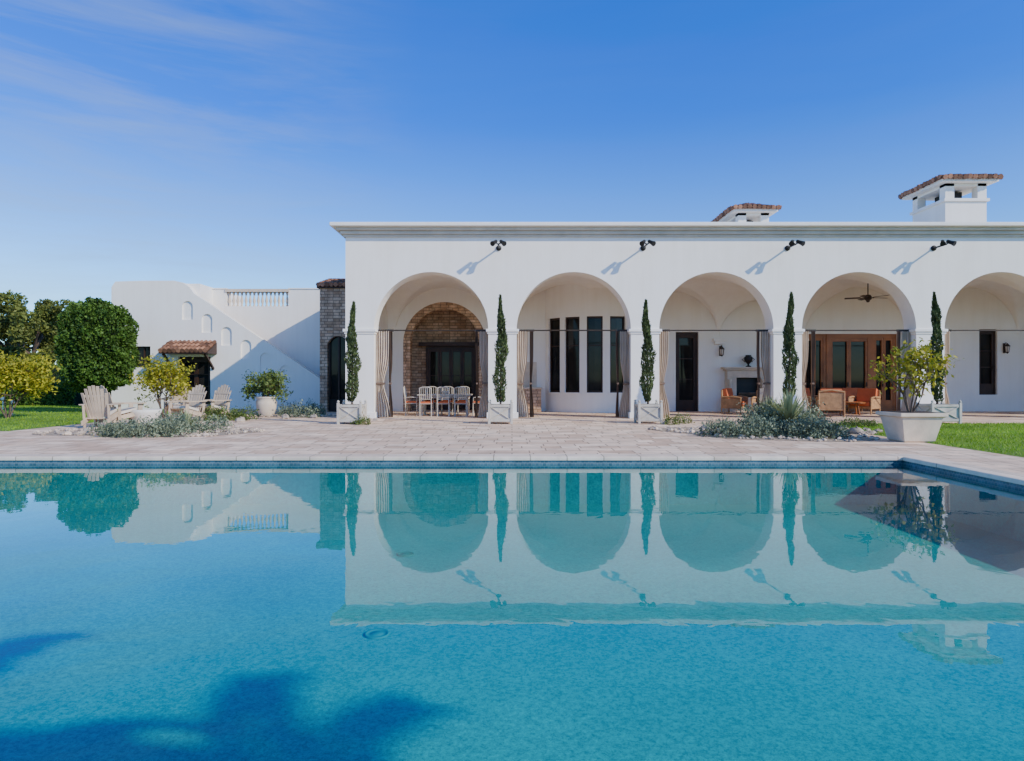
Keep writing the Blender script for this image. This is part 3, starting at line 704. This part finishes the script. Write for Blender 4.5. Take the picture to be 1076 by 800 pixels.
for (u,v) in ((13,437),(3,431)):
    d=F*CH/(v-400); x=X(u,d); mb=MB(); mb.tube([(x,d,0),(x,d,.42)],.018,whitebowl); mb.lathe([(0,.56),(.06,.54),(.085,.48),(.06,.42),(.02,.4)],(x,d,0),whitebowl,14); mb.done('path_light')

# ---------------- left stair house ----------------
D2=29.0; lh=empty('stucco_stair_house')
x2=lambda u:X(u,D2); z2=lambda v:Z(v,D2)
outl=[(117,430),(117,302),(121,296),(150,295),(183,295),(192,297),(199,302),(204,309),(212,314),(335,397),(342,402),(345,408),(345,430)]
poly=[(x2(u),z2(v) if v<430 else 0) for u,v in outl]
holes=[]
for k in range(6):
    u=197+20.5*k; v=336+13.6*k; r=.23; zs=z2(v-14)
    holes.append([(a,b_) for a,b_ in archpts(x2(u),r,zs,z2(v),14)])
wx0,wx1,wz0,wz1=x2(141),x2(158),z2(386),z2(364)
dx0,dx1,dz1=x2(187),x2(221),z2(375)
poly2=[poly[0]]+poly[1:-1]+[poly[-1],(dx1,0),(dx1,dz1),(dx0,dz1),(dx0,0)]
wh=[(wx0,wz0),(wx1,wz0),(wx1,wz1),(wx0,wz1)]
mb=MB(); wallpoly(mb,poly2,[wh]+holes,D2,D2+.07,stucco); wallpoly(mb,poly2,[wh],D2+.07,D2+.35,stucco)
mb.done('stair_parapet_wall',lh)
mb=MB(); mb.box(x2(117)+.002,x2(206),D2+.35,D2+5,0,z2(297),stucco)
xb0,xb1=X(208,30.6),X(345,30.6); zt3=Z(304,30.6)
bh=[(X(238,30.6),Z(322,30.6)),(X(303,30.6),Z(322,30.6)),(X(303,30.6),Z(307,30.6)),(X(238,30.6),Z(307,30.6))]
wallpoly(mb,[(xb0,0),(xb1,0),(xb1,zt3),(xb0,zt3)],[bh],30.6,30.85,stucco)
mb.box(xb0,xb1,30.85,36,4.3,4.45,stucco); mb.box(xb0,xb1,35.7,36,0,4.3,stucco)
mb.box(xb0-.03,bh[0][0],30.56,30.9,zt3,zt3+.05,stucco); mb.box(bh[1][0],xb1,30.56,30.9,zt3,zt3+.05,stucco)
mb.done('house_walls',lh)
mb=MB(); nb=15
for k in range(nb):
    x=bh[0][0]+(bh[1][0]-bh[0][0])*(k+.5)/nb
    mb.lathe([(.06,0),(.06,.05),(.035,.09),(.075,.25),(.05,.38),(.03,.48),(.06,.6),(.06,bh[2][1]-bh[0][1])],(x,30.72,bh[0][1]),castm,10)
mb.box(bh[0][0]-.05,bh[1][0]+.05,30.55,30.9,bh[2][1],bh[2][1]+.14,castm); mb.done('balustrade',lh)
mb=MB(); ns=26
for k in range(ns):
    t=k/ns; xx=x2(206)+(x2(340)-x2(206))*t; ww=(x2(340)-x2(206))/ns; zz=z2(325)*(1-t)
    if zz>.1: mb.box(xx,xx+ww,D2+.352,30.598,0,zz,castm)
mb.done('stair_steps',lh)
mb=MB(); mb.box(wx0,wx1,D2+.2,D2+.24,wz0,wz1,glassm)
for a,b_,c_,e in ((wx0,wx0+.05,wz0,wz1),(wx1-.05,wx1,wz0,wz1),(wx0+.05,wx1-.05,wz0,wz0+.05),(wx0+.05,wx1-.05,wz1-.05,wz1),((wx0+wx1)/2-.02,(wx0+wx1)/2+.02,wz0+.05,wz1-.05)):
    mb.box(a,b_,D2+.14,D2+.198,c_,e,darkwood)
mb.done('small_window',lh)
mb=MB(); doorset(mb,dx0,dx1,D2+.16,0,dz1,2,darkwood,3); mb.done('entry_door',lh)
mb=MB(); hx0,hx1=x2(178),x2(228); hz=z2(371)
nn=11
for k in range(nn):
    x=hx0+(hx1-hx0)*(k+.5)/nn
    for q in range(3): mb.tube([(x,D2-.95+q*.32,hz+q*.15+.06+.0),(x,D2-.95+(q+1)*.32+.03,hz+(q+1)*.15+.05)],[.1,.08],claym,8,False)
mb.add([(hx0,D2-.9,hz),(hx1,D2-.9,hz),(hx1,D2-.002,hz+.45),(hx0,D2-.002,hz+.45),(hx0,D2-.9,hz-.06),(hx1,D2-.9,hz-.06),(hx1,D2-.002,hz-.06),(hx0,D2-.002,hz-.06)],[(0,1,2,3),(4,7,6,5),(0,4,5,1),(1,5,6,2),(0,3,7,4)],darkwood)
for x in (hx0+.15,hx1-.15): mb.bar((x,D2-.8,hz-.08),(x,D2-.01,hz-.7),.09,darkwood)
mb.done('tiled_door_hood',lh)
DT=26.5; tw=empty('stone_entry_tower'); tx0,tx1=X(336,DT),XL-.01; tz=Z(303,DT)
mb=MB(); ac=X(355,DT)
o=[(tx0,0)]+archpts(ac,.42,2.6,0,20)+[(tx1,0),(tx1,tz),(tx0,tz)]
wallpoly(mb,o,[],DT,DT+.4,stonem); mb.box(tx0,tx0+.4,DT+.4,31,0,tz,stonem); mb.box(tx0+.4,tx1,30.9,31,0,tz,stonem); mb.done('stone_walls',tw)
mb=MB(); mb.box(ac-.42,ac+.42,DT+.25,DT+.3,0,3.05,glassm); mb.box(ac-.42,ac-.34,DT+.15,DT+.25,0,2.75,darkwood); mb.box(ac+.34,ac+.42,DT+.15,DT+.25,0,2.75,darkwood); mb.box(ac-.03,ac+.03,DT+.15,DT+.25,0,3.0,darkwood); mb.box(ac-.34,ac+.34,DT+.16,DT+.24,0,.5,darkwood); mb.done('arched_door',tw)
mb=MB(); mb.box(tx0-.1,tx1,DT-.1,31,tz,tz+.06,darkwood)
for k in range(13):
    x=tx0-.1+(tx1-tx0+.1)*(k+.5)/13
    for q in range(5): mb.tube([(x,DT-.2+q*.4,tz+.12+q*.1),(x,DT-.2+(q+1)*.4+.03,tz+.11+(q+1)*.1)],[.09,.07],claym,8,False)
mb.add([(tx0-.1,DT-.1,tz+.06),(tx1,DT-.1,tz+.06),(tx1,DT+2,tz+.6),(tx0-.1,DT+2,tz+.6),(tx0-.1,31,tz+.06),(tx1,31,tz+.06)],[(0,1,2,3),(3,2,5,4),(0,3,4),(1,5,2)],claym)
mb.done('tile_roof',tw)

# ---------------- palms behind the viewer (cast the shadows in the pool) ----------------
def palm(x,y,H,L,nf=17):
    mb=MB(); mb.tube([(x,y,0),(x+.1,y,H*.5),(x,y,H)],[.20,.14,.13],barkm,12)
    for k in range(nf):
        t=2*math.pi*k/nf*2.4; el=math.radians(rng.uniform(-10,75)); p=Vector((x,y,H)); dr=Vector((math.cos(t)*math.cos(el),math.sin(t)*math.cos(el),math.sin(el)))
        pts=[p.copy()]; 
        for q in range(9):
            dr=(dr-Vector((0,0,.20))).normalized(); p=p+dr*L/9; pts.append(p.copy())
        mb.tube(pts,[.03-.0028*i for i in range(10)],L_palm,5,cap=False)
        P=[];Dn=[]
        for q in range(90):
            s=.12+.88*q/90; i=min(int(s*9),8); f=s*9-i; c_=pts[i].lerp(pts[i+1],f); dd=(pts[i+1]-pts[i]).normalized(); sd=dd.cross(Vector((0,0,1))).normalized()
            for sg in (-1,1):
                l=(dd*.7+sd*sg-Vector((0,0,.35))).normalized(); P.append(tuple(c_+l*.20*(1.15-s*.5))); Dn.append(tuple(l))
        mb.leaves(np.array(P),.42,.055,L_palm,d=np.array(Dn))
    mb.done('palm_tree')
def palmat(sx,sy,H,L):
    t=(H-PD)/SD.z; palm(sx+SD.x*t,sy+SD.y*t,H,L)
palmat(-2.7,2.75,7.0,2.4); palmat(-.35,2.5,8.2,1.6)
